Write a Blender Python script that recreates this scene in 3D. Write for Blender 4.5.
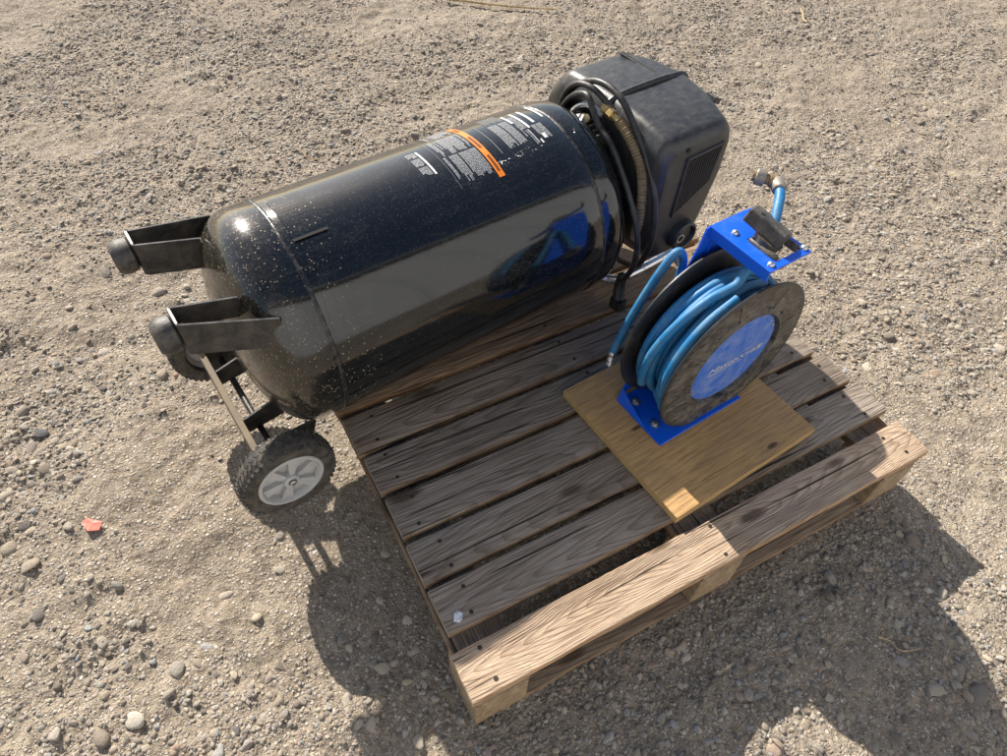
import bpy, bmesh, math, random
import numpy as np
from mathutils import Vector, Matrix, noise as mnoise

for o in list(bpy.data.objects): bpy.data.objects.remove(o)
S = bpy.context.scene
COL = S.collection
R_ = math.radians
random.seed(7)
RNG = np.random.default_rng(11)

# ---------------------------------------------------------------- camera
yaw, pitch, roll = 0.52475833, 0.884015, 0.04373994
fw = Vector((math.cos(pitch)*math.sin(yaw), math.cos(pitch)*math.cos(yaw), -math.sin(pitch)))
rt = Vector((math.cos(yaw), -math.sin(yaw), 0)); upv = rt.cross(fw)
cr = math.cos(roll)*rt + math.sin(roll)*upv
cu = -math.sin(roll)*rt + math.cos(roll)*upv
CAM = Vector((-0.12410192, -0.26356773, 1.29960218))
cd = bpy.data.cameras.new('camera'); cam = bpy.data.objects.new('camera', cd); COL.objects.link(cam)
cam.matrix_world = Matrix(((cr.x, cu.x, -fw.x, CAM.x), (cr.y, cu.y, -fw.y, CAM.y), (cr.z, cu.z, -fw.z, CAM.z), (0, 0, 0, 1)))
cd.sensor_fit = 'HORIZONTAL'; cd.sensor_width = 36; cd.lens = 698.0/1007*36
cd.clip_start = 0.02; cd.clip_end = 500
S.camera = cam

# ---------------------------------------------------------------- sky, sun, exposure
SUN_TO = Vector((-0.023, 0.222, 0.155)).normalized()          # towards the sun
ELEV = math.asin(SUN_TO.z); AZ = math.atan2(SUN_TO.x, SUN_TO.y)
w = bpy.data.worlds.new('World'); S.world = w; w.use_nodes = True
wn = w.node_tree; bgn = wn.nodes['Background']
sky = wn.nodes.new('ShaderNodeTexSky'); sky.sky_type = 'NISHITA'; sky.sun_disc = False
sky.sun_elevation = ELEV; sky.sun_rotation = AZ; sky.air_density = 1.0; sky.dust_density = 1.6; sky.ozone_density = 0.8
wn.links.new(sky.outputs[0], bgn.inputs[0]); bgn.inputs[1].default_value = 0.078
sl = bpy.data.lights.new('sun', 'SUN'); sun = bpy.data.objects.new('sun', sl); COL.objects.link(sun)
sl.energy = 5.0; sl.angle = R_(0.53); sl.color = (1.0, 0.935, 0.85)
sun.rotation_euler = SUN_TO.to_track_quat('Z', 'Y').to_euler(); sun.location = (-1, 6, 6)
S.view_settings.view_transform = 'Standard'; S.view_settings.look = 'None'
S.view_settings.gamma = 1; S.view_settings.use_curve_mapping = False
S.view_settings.exposure = 0.84
S.cycles.max_bounces = 6; S.cycles.diffuse_bounces = 3; S.cycles.glossy_bounces = 3; S.cycles.caustics_reflective = False

# ---------------------------------------------------------------- helpers
class NT:
    """small wrapper to write node trees quickly"""
    def __init__(s, name):
        m = bpy.data.materials.new(name); m.use_nodes = True
        s.m = m; s.t = m.node_tree; s.b = s.t.nodes['Principled BSDF']
    def n(s, ty, **kw):
        nd = s.t.nodes.new('ShaderNode' + ty)
        for k, v in kw.items():
            if k[0] == '_': setattr(nd, k[1:], v)
            else:
                i = int(k[1:]) if k[0] == 'i' and k[1:].isdigit() else k.replace('__', ' ')
                if hasattr(v, 'is_output'): s.t.links.new(v, nd.inputs[i])
                else: nd.inputs[i].default_value = v
        return nd
    def math(s, op, a, b=0.0, c=None, clamp=False):
        nd = s.t.nodes.new('ShaderNodeMath'); nd.operation = op; nd.use_clamp = clamp
        for i, v in enumerate((a, b) if c is None else (a, b, c)):
            if hasattr(v, 'is_output'): s.t.links.new(v, nd.inputs[i])
            else: nd.inputs[i].default_value = v
        return nd.outputs[0]
    def mix(s, f, a, b, mode='MIX'):
        nd = s.t.nodes.new('ShaderNodeMix'); nd.data_type = 'RGBA'; nd.blend_type = mode
        for i, v in ((0, f), (6, a), (7, b)):
            if hasattr(v, 'is_output'): s.t.links.new(v, nd.inputs[i])
            else: nd.inputs[i].default_value = v if i == 0 else (*v, 1) if len(v) == 3 else v
        return nd.outputs[2]
    def ramp(s, f, stops, interp='LINEAR'):
        nd = s.t.nodes.new('ShaderNodeValToRGB'); cr_ = nd.color_ramp; cr_.interpolation = interp
        while len(cr_.elements) < len(stops): cr_.elements.new(0.5)
        for e, (p, c) in zip(cr_.elements, stops):
            e.position = p
            e.color = (*c, 1) if not isinstance(c, (int, float)) else (c, c, c, 1)
        s.t.links.new(f, nd.inputs[0]); return nd.outputs[0]
    def noise(s, vec, scale, detail=4, rough=.55, dist=0.0):
        nd = s.n('TexNoise', Scale=scale, Detail=detail, Roughness=rough, Distortion=dist)
        if vec is not None: s.t.links.new(vec, nd.inputs['Vector'])
        return nd.outputs['Fac']
    def vor(s, vec, scale, out='Distance', feat='F1', rnd=1.0):
        nd = s.n('TexVoronoi', Scale=scale, Randomness=rnd); nd.feature = feat
        s.t.links.new(vec, nd.inputs['Vector']); return nd
    def coord(s, which='Object'):
        return s.n('TexCoord').outputs[which]
    def mapping(s, vec, scale=(1, 1, 1), loc=(0, 0, 0), rot=(0, 0, 0)):
        nd = s.n('Mapping'); s.t.links.new(vec, nd.inputs[0])
        nd.inputs['Location'].default_value = loc; nd.inputs['Rotation'].default_value = rot; nd.inputs['Scale'].default_value = scale
        return nd.outputs[0]
    def set(s, **kw):
        for k, v in kw.items():
            k = k.replace('__', ' ')
            if hasattr(v, 'is_output'): s.t.links.new(v, s.b.inputs[k])
            else: s.b.inputs[k].default_value = (*v, 1) if isinstance(v, tuple) and len(v) == 3 else v
        return s
    def bump(s, h, dist=.001, strength=1.0, prev=None):
        nd = s.n('Bump', Strength=strength, Distance=dist); s.t.links.new(h, nd.inputs['Height'])
        if prev is not None: s.t.links.new(prev, nd.inputs['Normal'])
        return nd.outputs[0]

class MB:
    """collects geometry for one mesh object"""
    def __init__(s): s.v = []; s.f = []
    def add(s, vs, fs):
        o = len(s.v); s.v += [tuple(p) for p in vs]; s.f += [tuple(i+o for i in f) for f in fs]; return s
    def box(s, c, d, rot=None, taper=None):
        vs = []
        for x in (-.5, .5):
            for y in (-.5, .5):
                for z in (-.5, .5):
                    p = Vector((x*d[0], y*d[1], z*d[2]))
                    if rot is not None: p = rot @ p
                    vs.append(p + Vector(c))
        return s.add(vs, [(0, 1, 3, 2), (4, 6, 7, 5), (0, 4, 5, 1), (2, 3, 7, 6), (0, 2, 6, 4), (1, 5, 7, 3)])
    def tube(s, pts, r, n=10, closed=False, cap=True, smooth=6):
        P = catmull(pts, smooth, closed) if smooth > 1 else [Vector(p) for p in pts]
        rr = r if callable(r) else (lambda t: r)
        N = len(P); rings = []
        t0 = (P[1]-P[0]).normalized(); a = t0.orthogonal().normalized()
        for i in range(N):
            if closed: t = (P[(i+1) % N]-P[i-1]).normalized()
            else: t = (P[min(i+1, N-1)]-P[max(i-1, 0)]).normalized()
            a = (a - t*a.dot(t)).normalized(); b = t.cross(a); ra = rr(i/max(1, N-1))
            rings.append([P[i] + ra*(math.cos(q)*a + math.sin(q)*b) for q in [2*math.pi*k/n for k in range(n)]])
        vs = [p for g in rings for p in g]; fs = []
        for i in range(N if closed else N-1):
            j = (i+1) % N
            for k in range(n): fs.append((i*n+k, i*n+(k+1) % n, j*n+(k+1) % n, j*n+k))
        if cap and not closed: fs.append(tuple(range(n))[::-1]); fs.append(tuple((N-1)*n+k for k in range(n)))
        return s.add(vs, fs)
    def lathe(s, prof, o, ax, n=32, start=0.0, end=2*math.pi, capends=True):
        """prof: (along axis, radius); o origin; ax axis"""
        ax = Vector(ax).normalized(); a = ax.orthogonal().normalized(); b = ax.cross(a); o = Vector(o)
        full = abs(end-start-2*math.pi) < 1e-6; vs = []; fs = []; m = len(prof)
        cnt = n if full else n+1
        for k in range(cnt):
            q = start + (end-start)*k/n
            for (h, r) in prof: vs.append(o + ax*h + r*(math.cos(q)*a + math.sin(q)*b))
        for k in range(n):
            k2 = (k+1) % cnt
            for i in range(m-1): fs.append((k*m+i, k2*m+i, k2*m+i+1, k*m+i+1))
        if capends and full:
            if prof[0][1] > 1e-5: fs.append(tuple(k*m for k in range(n)))
            if prof[-1][1] > 1e-5: fs.append(tuple(k*m+m-1 for k in range(n))[::-1])
        return s.add(vs, fs)
    def build(s, name, mat, parent=None, smooth=False, bevel=0, seg=2, angle=35, solid=0, merge=True):
        me = bpy.data.meshes.new(name); me.from_pydata(s.v, [], s.f)
        bm = bmesh.new(); bm.from_mesh(me)
        if merge: bmesh.ops.remove_doubles(bm, verts=bm.verts, dist=1e-6)
        bmesh.ops.recalc_face_normals(bm, faces=bm.faces)
        if bevel:
            es = [e for e in bm.edges if len(e.link_faces) == 2 and e.calc_face_angle(0) > R_(angle)]
            bmesh.ops.bevel(bm, geom=es, offset=bevel, segments=seg, profile=.5, affect='EDGES', clamp_overlap=True)
        bm.to_mesh(me); bm.free()
        if smooth:
            me.shade_smooth(); me.set_sharp_from_angle(angle=R_(38))
        o = bpy.data.objects.new(name, me); COL.objects.link(o); o.data.materials.append(mat)
        if parent is not None: o.parent = parent
        return o

def catmull(pts, k=6, closed=False):
    P = [Vector(p) for p in pts]; n = len(P); out = []
    for i in range(n if closed else n-1):
        if closed: p0, p1, p2, p3 = P[i-1], P[i], P[(i+1) % n], P[(i+2) % n]
        else: p0, p1, p2, p3 = P[max(i-1, 0)], P[i], P[i+1], P[min(i+2, n-1)]
        for j in range(k):
            t = j/k
            out.append(.5*((2*p1) + (p2-p0)*t + (2*p0-5*p1+4*p2-p3)*t*t + (3*p1-p0-3*p2+p3)*t**3))
    if not closed: out.append(P[-1])
    return out

def empty(name, loc, rz, label, cat, group=None):
    o = bpy.data.objects.new(name, None); COL.objects.link(o); o.location = loc; o.rotation_euler = (0, 0, rz)
    o.empty_display_size = .05; o['label'] = label; o['category'] = cat
    if group: o['group'] = group
    return o
def tag(o, label, cat, group=None):
    o['label'] = label; o['category'] = cat
    if group: o['group'] = group
    return o
def on_ground(px, py, z=0.0):
    d = fw*698 + cr*(px-503.5) - cu*(py-378)
    return CAM + d*((z-CAM.z)/d.z)

# ---------------------------------------------------------------- materials
def mat_wood(name, warm=0.0):
    t = NT(name); oi = t.n('ObjectInfo'); rnd = oi.outputs['Random']
    co = t.coord('Object')
    off = t.n('CombineXYZ', X=t.math('MULTIPLY', rnd, 37.0), Y=t.math('MULTIPLY', rnd, 11.0), Z=t.math('MULTIPLY', rnd, 5.0)).outputs[0]
    v = t.n('VectorMath', i0=co, i1=off).outputs[0]
    sep = t.n('SeparateXYZ', i0=co)
    # cathedral rings: distance from a pith line lying slightly askew to the board
    x0 = t.math('MULTIPLY_ADD', rnd, 1.1, -.55); y0 = t.math('MULTIPLY_ADD', t.math('FRACT', t.math('MULTIPLY', rnd, 7.31)), .09, -.045)
    warp = t.noise(t.mapping(v, (1.6, 9, 9)), 1.0, 3, .5)
    warp2 = t.noise(t.mapping(v, (4.5, 22, 22)), 1.0, 3, .6)
    xx = t.math('MULTIPLY', t.math('SUBTRACT', sep.outputs[0], x0), .085)
    yy = t.math('ADD', t.math('SUBTRACT', sep.outputs[1], y0), t.math('MULTIPLY_ADD', warp, .10, -.05))
    rr = t.math('SQRT', t.math('ADD', t.math('MULTIPLY', xx, xx), t.math('MULTIPLY', yy, yy)))
    rr = t.math('ADD', rr, t.math('MULTIPLY', warp2, .010))
    ph = t.math('MULTIPLY', rr, t.math('MULTIPLY_ADD', t.math('FRACT', t.math('MULTIPLY', rnd, 13.7)), 260.0, 110.0))
    saw = t.math('FRACT', ph)                                   # early wood to late wood
    ring = t.ramp(saw, [(0, .15), (.45, .12), (.8, .75), (.93, 1.0), (1.0, .2)])
    fib = t.noise(t.mapping(v, (9, 420, 420)), 1.0, 4, .65)
    chk = t.noise(t.mapping(v, (2.2, 120, 40)), 1.0, 2, .5, .3)
    fib2 = t.noise(t.mapping(v, (3, 90, 90)), 1.0, 4, .65)
    stain = t.noise(t.mapping(v, (4, 9, 9)), 1.0, 4, .6)
    # knots
    kv = t.vor(t.mapping(v, (4.2, 13.0, 5.0)), 1.0)
    knot = t.ramp(kv.outputs['Distance'], [(0, 1), (.10, .9), (.17, 0)])
    base = oi.outputs['Color'] if not warm else t.mix(1.0, oi.outputs['Color'], (1.08, .94, .78), 'MULTIPLY')
    c = t.mix(t.math('MULTIPLY', ring, .62), base, t.mix(1.0, base, (.50, .42, .36), 'MULTIPLY'))
    c = t.mix(t.ramp(fib2, [(.3, .55), (.62, 0)]), c, t.mix(1.0, c, (.48, .44, .42), 'MULTIPLY'))
    c = t.mix(t.ramp(fib, [(.36, .75), (.5, 0)]), c, t.mix(1.0, c, (.33, .28, .25), 'MULTIPLY'))
    c = t.mix(t.ramp(stain, [(.40, 0), (.70, .75)]), c, t.mix(1.0, c, (.56, .50, .46), 'MULTIPLY'))
    blot = t.noise(t.mapping(v, (9, 16, 16)), 1.0, 5, .65, .8)
    c = t.mix(t.ramp(blot, [(.58, 0), (.72, .6)]), c, t.mix(1.0, c, (1.25, 1.22, 1.2), 'MULTIPLY'))
    crack = t.ramp(chk, [(.655, 0), (.672, .9)])
    c = t.mix(crack, c, (.03, .022, .016))
    c = t.mix(t.math('MULTIPLY', knot, .85), c, (.06, .035, .02))
    # worn arrises show fresher brown wood
    # bleached fibres stand proud
    t.set(Base__Color=c, Roughness=.82)
    t.b.inputs['Specular IOR Level'].default_value = .25
    h = t.math('ADD', t.math('MULTIPLY', ring, .5), t.math('ADD', t.math('MULTIPLY', fib, .9), t.math('MULTIPLY', fib2, .8)))
    h = t.math('SUBTRACT', h, t.math('ADD', crack, t.math('MULTIPLY', knot, .4)))
    t.set(Normal=t.bump(h, .0022, 1.0))
    return t.m

def mat_endgrain(name):
    t = NT(name); co = t.coord(); oi = t.n('ObjectInfo')
    n1 = t.noise(co, 60, 5, .6); n2 = t.noise(co, 350, 3, .6)
    c = t.mix(t.ramp(n1, [(.35, 0), (.7, .8)]), oi.outputs['Color'], (.20, .135, .075))
    c = t.mix(t.ramp(n2, [(.45, 0), (.7, .5)]), c, (.09, .065, .04))
    t.set(Base__Color=c, Roughness=.9, Normal=t.bump(t.math('ADD', n1, n2), .002, .8)); return t.m

def mat_ply():
    t = NT('plywood_face'); co = t.coord()
    v = t.mapping(co, (14, 260, 60)); f = t.noise(v, 1.0, 4, .65); f2 = t.noise(t.mapping(co, (3, 28, 20)), 1.0, 4, .6, .6)
    s = t.noise(co, 11, 4, .6)
    kn = t.vor(t.mapping(co, (9, 24, 9)), 1.0); k = t.ramp(kn.outputs['Distance'], [(0, 1), (.09, .8), (.15, 0)])
    c = t.mix(f2, (.62, .375, .150), (.47, .275, .105))
    c = t.mix(t.ramp(f, [(.36, .85), (.55, 0)]), c, (.26, .15, .065))
    c = t.mix(t.ramp(s, [(.4, 0), (.75, .5)]), c, (.27, .18, .10))
    c = t.mix(k, c, (.07, .04, .02))
    t.set(Base__Color=c, Roughness=.8, Normal=t.bump(t.math('SUBTRACT', t.math('ADD', f, f2), k), .0016, .8)); return t.m
def mat_ply_edge():
    t = NT('plywood_edge'); co = t.coord(); sep = t.n('SeparateXYZ', i0=co)
    lay = t.ramp(t.math('FRACT', t.math('MULTIPLY', sep.outputs[2], 270.0)), [(0, .15), (.35, .8), (.6, .9), (1, .1)])
    n1 = t.noise(t.mapping(co, (60, 60, 300)), 1.0, 4)
    c = t.mix(lay, (.33, .21, .08), (.62, .42, .17)); c = t.mix(t.ramp(n1, [(.4, 0), (.7, .55)]), c, (.28, .18, .07))
    t.set(Base__Color=c, Roughness=.85, Normal=t.bump(n1, .001, .6)); return t.m

def simple(name, col, rough=.5, metal=0.0, bump=0, bscale=200, var=None, coat=0):
    t = NT(name); t.set(Base__Color=col, Roughness=rough, Metallic=metal)
    co = t.coord()
    if var is not None:
        n1 = t.noise(co, var[1], 5, .6); f = t.ramp(n1, [(var[2], 0), (var[3], 1)])
        t.set(Base__Color=t.mix(f, col, var[0]), Roughness=t.math('MULTIPLY_ADD', f, .35, rough, clamp=True))
        if metal: t.set(Metallic=t.math('MULTIPLY_ADD', f, -metal*.8, metal))
    if bump: t.set(Normal=t.bump(t.noise(co, bscale, 3, .6), bump, .6))
    if coat: t.set(Coat__Weight=coat, Coat__Roughness=.08)
    return t.m

def mat_tank():
    t = NT('gloss_black_paint'); co = t.coord(); sep = t.n('SeparateXYZ', i0=co)
    big = t.noise(co, 9, 4, .6); fine = t.noise(co, 240, 3, .65); mid = t.noise(co, 60, 4, .6)
    # pale dust specks, more of them where the film of dust is thicker
    vs = t.vor(co, 420.0); d = vs.outputs['Distance']; rn = t.n('SeparateColor', i0=vs.outputs['Color']).outputs[0]
    patch = t.ramp(mid, [(.45, 0), (.62, 1)])
    speck = t.math('MULTIPLY', t.math('LESS_THAN', d, t.math('MULTIPLY', rn, .26)), t.math('GREATER_THAN', rn, t.math('MULTIPLY_ADD', patch, -.34, .84)))
    vs2 = t.vor(co, 260.0); d2 = vs2.outputs['Distance']; rn2 = t.n('SeparateColor', i0=vs2.outputs['Color']).outputs[1]
    left = t.ramp(sep.outputs[0], [(0, 1), (1, 0)])             # more mud thrown up on the wheel end
    mr = t.n('MapRange', i0=sep.outputs[0], i1=-.08, i2=.10, i3=1.0, i4=0.0).outputs[0]
    mud = t.math('MULTIPLY', t.math('LESS_THAN', d2, t.math('MULTIPLY', rn2, .36)), t.math('GREATER_THAN', rn2, t.math('MULTIPLY_ADD', mr, -.24, 1.02)))
    film = t.math('MULTIPLY', t.ramp(fine, [(.40, 0), (.75, 1)]), t.ramp(big, [(.3, .15), (.75, 1)]))
    mudfilm = t.math('MULTIPLY', t.n('MapRange', i0=sep.outputs[0], i1=-.02, i2=-.11, i3=0.0, i4=1.0).outputs[0], t.ramp(mid, [(.3, .1), (.7, .6)]))
    c = t.mix(t.math('MULTIPLY', film, .055), (.0030, .0048, .006), (.30, .28, .25))
    c = t.mix(mudfilm, c, (.075, .060, .040))
    c = t.mix(t.math('MULTIPLY', speck, .26), c, (.33, .31, .28))
    c = t.mix(t.math('MULTIPLY', mud, .6), c, (.38, .32, .20))
    rgh = t.math('ADD', t.math('MULTIPLY_ADD', film, .14, .07), t.math('MULTIPLY', t.math('MAXIMUM', speck, t.math('MAXIMUM', mud, mudfilm)), .45), clamp=True)
    # long brush-like scratches
    sc = t.noise(t.mapping(co, (3, 160, 160), rot=(0, 0, .3)), 1.0, 3, .7)
    sm = t.noise(t.mapping(co, (9, 30, 30), rot=(0, .2, .5)), 1.0, 5, .7, 1.2); smear = t.math('MULTIPLY', t.ramp(sm, [(.52, 0), (.72, 1)]), t.ramp(fine, [(.35, .3), (.65, 1)])); c = t.mix(t.math('MULTIPLY', smear, .07), c, (.34, .33, .31)); rgh = t.math('MULTIPLY_ADD', smear, .16, rgh)
    scf = t.ramp(sc, [(.62, 0), (.74, 1)]); c = t.mix(t.math('MULTIPLY', scf, .05), c, (.4, .4, .4)); rgh = t.math('MULTIPLY_ADD', scf, .15, rgh, clamp=True)
    t.set(Base__Color=c, Roughness=rgh, IOR=1.45, Normal=t.bump(t.math('ADD', t.math('MULTIPLY', fine, .4), t.math('ADD', t.math('MULTIPLY', big, 3.0), t.math('ADD', speck, mud))), .00045, .5))
    t.set(Coat__Weight=.55, Coat__IOR=1.5, Coat__Roughness=t.math('MULTIPLY_ADD', film, .10, .05))
    return t.m

def mat_dusty(name, col, dust, lo, hi, scale, rough=.55, bump=.0006, stretch=(1, 1, 1), fine=260):
    t = NT(name); co = t.coord(); n1 = t.noise(t.mapping(co, stretch), scale, 6, .68, .4); n2 = t.noise(co, fine, 3, .65)
    f = t.ramp(t.math('ADD', t.math('MULTIPLY', n1, .75), t.math('MULTIPLY', n2, .25)), [(lo, 0), (hi, 1)])
    t.set(Base__Color=t.mix(f, col, dust), Roughness=t.math('MULTIPLY_ADD', f, .35, rough, clamp=True), Normal=t.bump(t.math('ADD', n2, f), bump, .6))
    return t.m

def mat_ground():
    t = NT('gravelly_dirt'); co = t.coord('Object')
    big = t.noise(co, 1.3, 3, .6); mid = t.noise(co, 7, 4, .62); fin = t.noise(co, 55, 4, .68); vf = t.noise(co, 420, 3, .7)
    wv = t.n('VectorMath', i0=co, i1=t.n('VectorMath', i0=t.n('TexNoise', Vector=co, Scale=60.0, Detail=2.0).outputs['Color'], i1=(.006, .006, .006), _operation='MULTIPLY').outputs[0]).outputs[0]
    dirt = t.mix(t.ramp(mid, [(.3, 0), (.7, 1)]), (.365, .298, .222), (.272, .218, .160))
    dirt = t.mix(t.ramp(big, [(.35, 0), (.68, .8)]), dirt, (.40, .338, .255))
    dirt = t.mix(t.ramp(fin, [(.34, .8), (.55, 0)]), dirt, (.125, .10, .073))
    dirt = t.mix(t.ramp(vf, [(.33, .75), (.50, 0)]), dirt, (.115, .09, .065))
    dirt = t.mix(t.ramp(vf, [(.58, 0), (.72, .5)]), dirt, (.52, .455, .37))
    pal = [(0, (.22, .20, .18)), (.14, (.42, .345, .255)), (.30, (.34, .31, .28)), (.45, (.56, .48, .365)), (.58, (.46, .42, .375)), (.72, (.27, .23, .185)), (.82, (.66, .60, .51)), (.93, (.40, .29, .205)), (1, (.50, .47, .43))]
    h = t.math('MULTIPLY', fin, .010); col = dirt
    for sc, thr, hh in ((260.0, .42, .0016), (120.0, .50, .0036)):
        v1 = t.vor(wv, sc); d = v1.outputs['Distance']; rc = t.n('SeparateColor', i0=v1.outputs['Color'])
        cl = t.noise(co, 5.0 + sc*.02, 3, .6)
        on = t.math('GREATER_THAN', t.math('ADD', rc.outputs[1], t.math('MULTIPLY_ADD', cl, .8, -.4)), thr)
        inside = t.math('MULTIPLY', on, t.ramp(d, [(.30, 1), (.46, 0)]))
        peb = t.ramp(rc.outputs[0], pal, 'CONSTANT' if sc > 200 else 'LINEAR')
        col = t.mix(inside, col, peb)
        h = t.math('ADD', h, t.math('MULTIPLY', t.math('MULTIPLY', on, t.ramp(d, [(0, 1), (.25, .8), (.5, 0)])), hh))
    h = t.math('ADD', h, t.math('MULTIPLY', vf, .0016))
    t.set(Base__Color=col, Roughness=.95, Normal=t.bump(h, 1.0, 1.0)); t.b.inputs['Specular IOR Level'].default_value = .2
    return t.m

def mat_stone(name):
    t = NT(name); oi = t.n('ObjectInfo'); co = t.coord('Object'); rnd = oi.outputs['Random']
    pal = [(0, (.13, .13, .135)), (.10, (.44, .37, .28)), (.22, (.33, .305, .275)), (.36, (.57, .49, .37)), (.5, (.46, .42, .365)), (.58, (.19, .17, .15)), (.66, (.30, .25, .20)), (.72, (.66, .60, .49)), (.82, (.37, .38, .385)), (.92, (.45, .33, .24)), (1, (.55, .51, .45))]
    base = t.ramp(rnd, pal)
    v = t.n('VectorMath', i0=co, i1=t.n('CombineXYZ', X=t.math('MULTIPLY', rnd, 91.0)).outputs[0]).outputs[0]
    n1 = t.noise(v, 1.6, 5, .6); n2 = t.noise(v, 9, 4, .7)
    c = t.mix(t.ramp(n1, [(.35, 0), (.7, .55)]), base, t.mix(1.0, base, (.72, .66, .58), 'MULTIPLY'))
    c = t.mix(t.ramp(n2, [(.5, 0), (.75, .5)]), c, (.36, .30, .225))
    t.set(Base__Color=c, Roughness=.85, Normal=t.bump(t.math('ADD', n1, n2), .10, .5)); t.b.inputs['Specular IOR Level'].default_value = .3
    return t.m

def mat_tyre():
    return mat_dusty('dusty_tyre_rubber', (.022, .021, .020), (.17, .145, .112), .40, .72, 45, .75)

M = {}
M['wood'] = mat_wood('weathered_wood'); M['woodside'] = mat_wood('brown_sawn_wood_side', 1.0); M['end'] = mat_endgrain('wood_end_grain')
M['ply'] = mat_ply(); M['plye'] = mat_ply_edge()
M['tank'] = mat_tank()
M['weld'] = mat_dusty('black_weld_bead', (.010, .010, .011), (.20, .18, .15), .5, .8, 80, .35)
M['strap'] = mat_dusty('dusty_black_steel', (.016, .016, .017), (.15, .13, .105), .42, .85, 22, .38, .0003)
M['rusty'] = mat_dusty('muddy_steel', (.05, .042, .034), (.24, .185, .12), .30, .62, 26, .6)
M['rubber'] = mat_dusty('black_rubber', (.026, .026, .027), (.19, .16, .12), .42, .74, 30, .48)
M['tyre'] = mat_tyre()
M['rim'] = mat_dusty('grey_plastic_rim', (.47, .47, .46), (.30, .26, .21), .5, .85, 30, .45, .0002)
M['shroud'] = mat_dusty('black_moulded_plastic', (.024, .025, .027), (.095, .09, .08), .42, .95, 44, .34, .0004, (1, 1.5, 1), 420)
M['black'] = simple('matt_black', (.006, .006, .006), .7)
M['cord'] = mat_dusty('black_cord', (.013, .013, .014), (.10, .09, .075), .45, .85, 40, .42)
M['brass'] = simple('brass', (.62, .43, .16), .32, 1.0, var=((.30, .21, .10), 90, .45, .75))
M['oldbrass'] = simple('tarnished_brass', (.34, .24, .12), .5, .8, var=((.24, .19, .13), 90, .4, .7))
M['oldzinc'] = simple('tarnished_steel', (.30, .28, .25), .5, .8, var=((.22, .18, .14), 120, .4, .7))
M['copperhose'] = mat_dusty('dusty_bronze_finned_hose', (.20, .145, .070), (.26, .21, .13), .35, .75, 60, .45)
M['chrome'] = simple('bright_steel', (.62, .63, .64), .22, 1.0, var=((.30, .28, .25), 60, .5, .8))
M['zinc'] = simple('zinc_plated_steel', (.62, .62, .60), .34, 1.0, var=((.30, .29, .27), 200, .5, .8))
M['bluemetal'] = simple('blue_powder_coat', (.006, .10, .68), .33, 0, bump=.0002, bscale=500, var=((.03, .13, .46), 35, .52, .85))
M['bluehose'] = mat_dusty('blue_rubber_hose', (.005, .15, .36), (.12, .24, .31), .42, .80, 28, .48, .0002)
def mat_flange():
    t = NT('dusty_black_flange'); co = t.coord(); sep = t.n('SeparateXYZ', i0=co)
    z_ = t.math('SUBTRACT', sep.outputs[2], .180); rad = t.math('SQRT', t.math('ADD', t.math('MULTIPLY', sep.outputs[0], sep.outputs[0]), t.math('MULTIPLY', z_, z_)))
    n1 = t.noise(co, 19, 6, .7, .8); n2 = t.noise(co, 130, 4, .7); n3 = t.noise(t.mapping(co, (40, 40, 160), rot=(0, .7, 0)), 1.0, 4, .7)
    f = t.ramp(t.math('ADD', t.math('MULTIPLY', n1, .5), t.math('ADD', t.math('MULTIPLY', n2, .25), t.math('MULTIPLY', n3, .25))), [(.43, 0), (.52, .45), (.62, 1)])
    f = t.math('MULTIPLY', f, t.n('MapRange', i0=rad, i1=.172, i2=.158, i3=.12, i4=1.0).outputs[0])
    t.set(Base__Color=t.mix(f, (.020, .020, .020), (.215, .19, .155)), Roughness=t.math('MULTIPLY_ADD', f, .4, .42, clamp=True), Normal=t.bump(t.math('ADD', n2, f), .0008, .7)); return t.m
M['flange'] = mat_flange()
M['flange_dark'] = mat_dusty('black_flange', (.016, .016, .017), (.10, .09, .075), .5, .85, 24, .42, .0004)
M['bluelabel'] = mat_dusty('scuffed_blue_label', (.03, .14, .58), (.30, .37, .52), .42, .80, 30, .42, .0002, (1, 1, 1), 400)
M['white'] = simple('white_print', (.70, .70, .69), .5, var=((.35, .36, .38), 220, .5, .75))
M['greyprint'] = simple('grey_white_print', (.33, .34, .35), .5, var=((.10, .10, .10), 260, .5, .7))
M['dimprint'] = simple('faded_print', (.16, .17, .18), .5)
M['orange'] = simple('orange_print', (.85, .22, .012), .45)
M['dark'] = simple('dark_print', (.10, .03, .01), .5)
M['nail'] = simple('rusty_nail', (.045, .032, .024), .6, .4)
M['stone'] = mat_stone('river_stone'); M['ground'] = mat_ground()
M['red'] = simple('red_plastic', (.80, .13, .09), .5, var=((.75, .28, .20), 60, .4, .7))
M['straw'] = simple('dry_straw', (.55, .42, .24), .8, var=((.30, .22, .12), 40, .4, .7))
M['chip'] = simple('white_chip', (.66, .70, .74), .45, var=((.3, .33, .36), 120, .45, .7))

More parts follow.
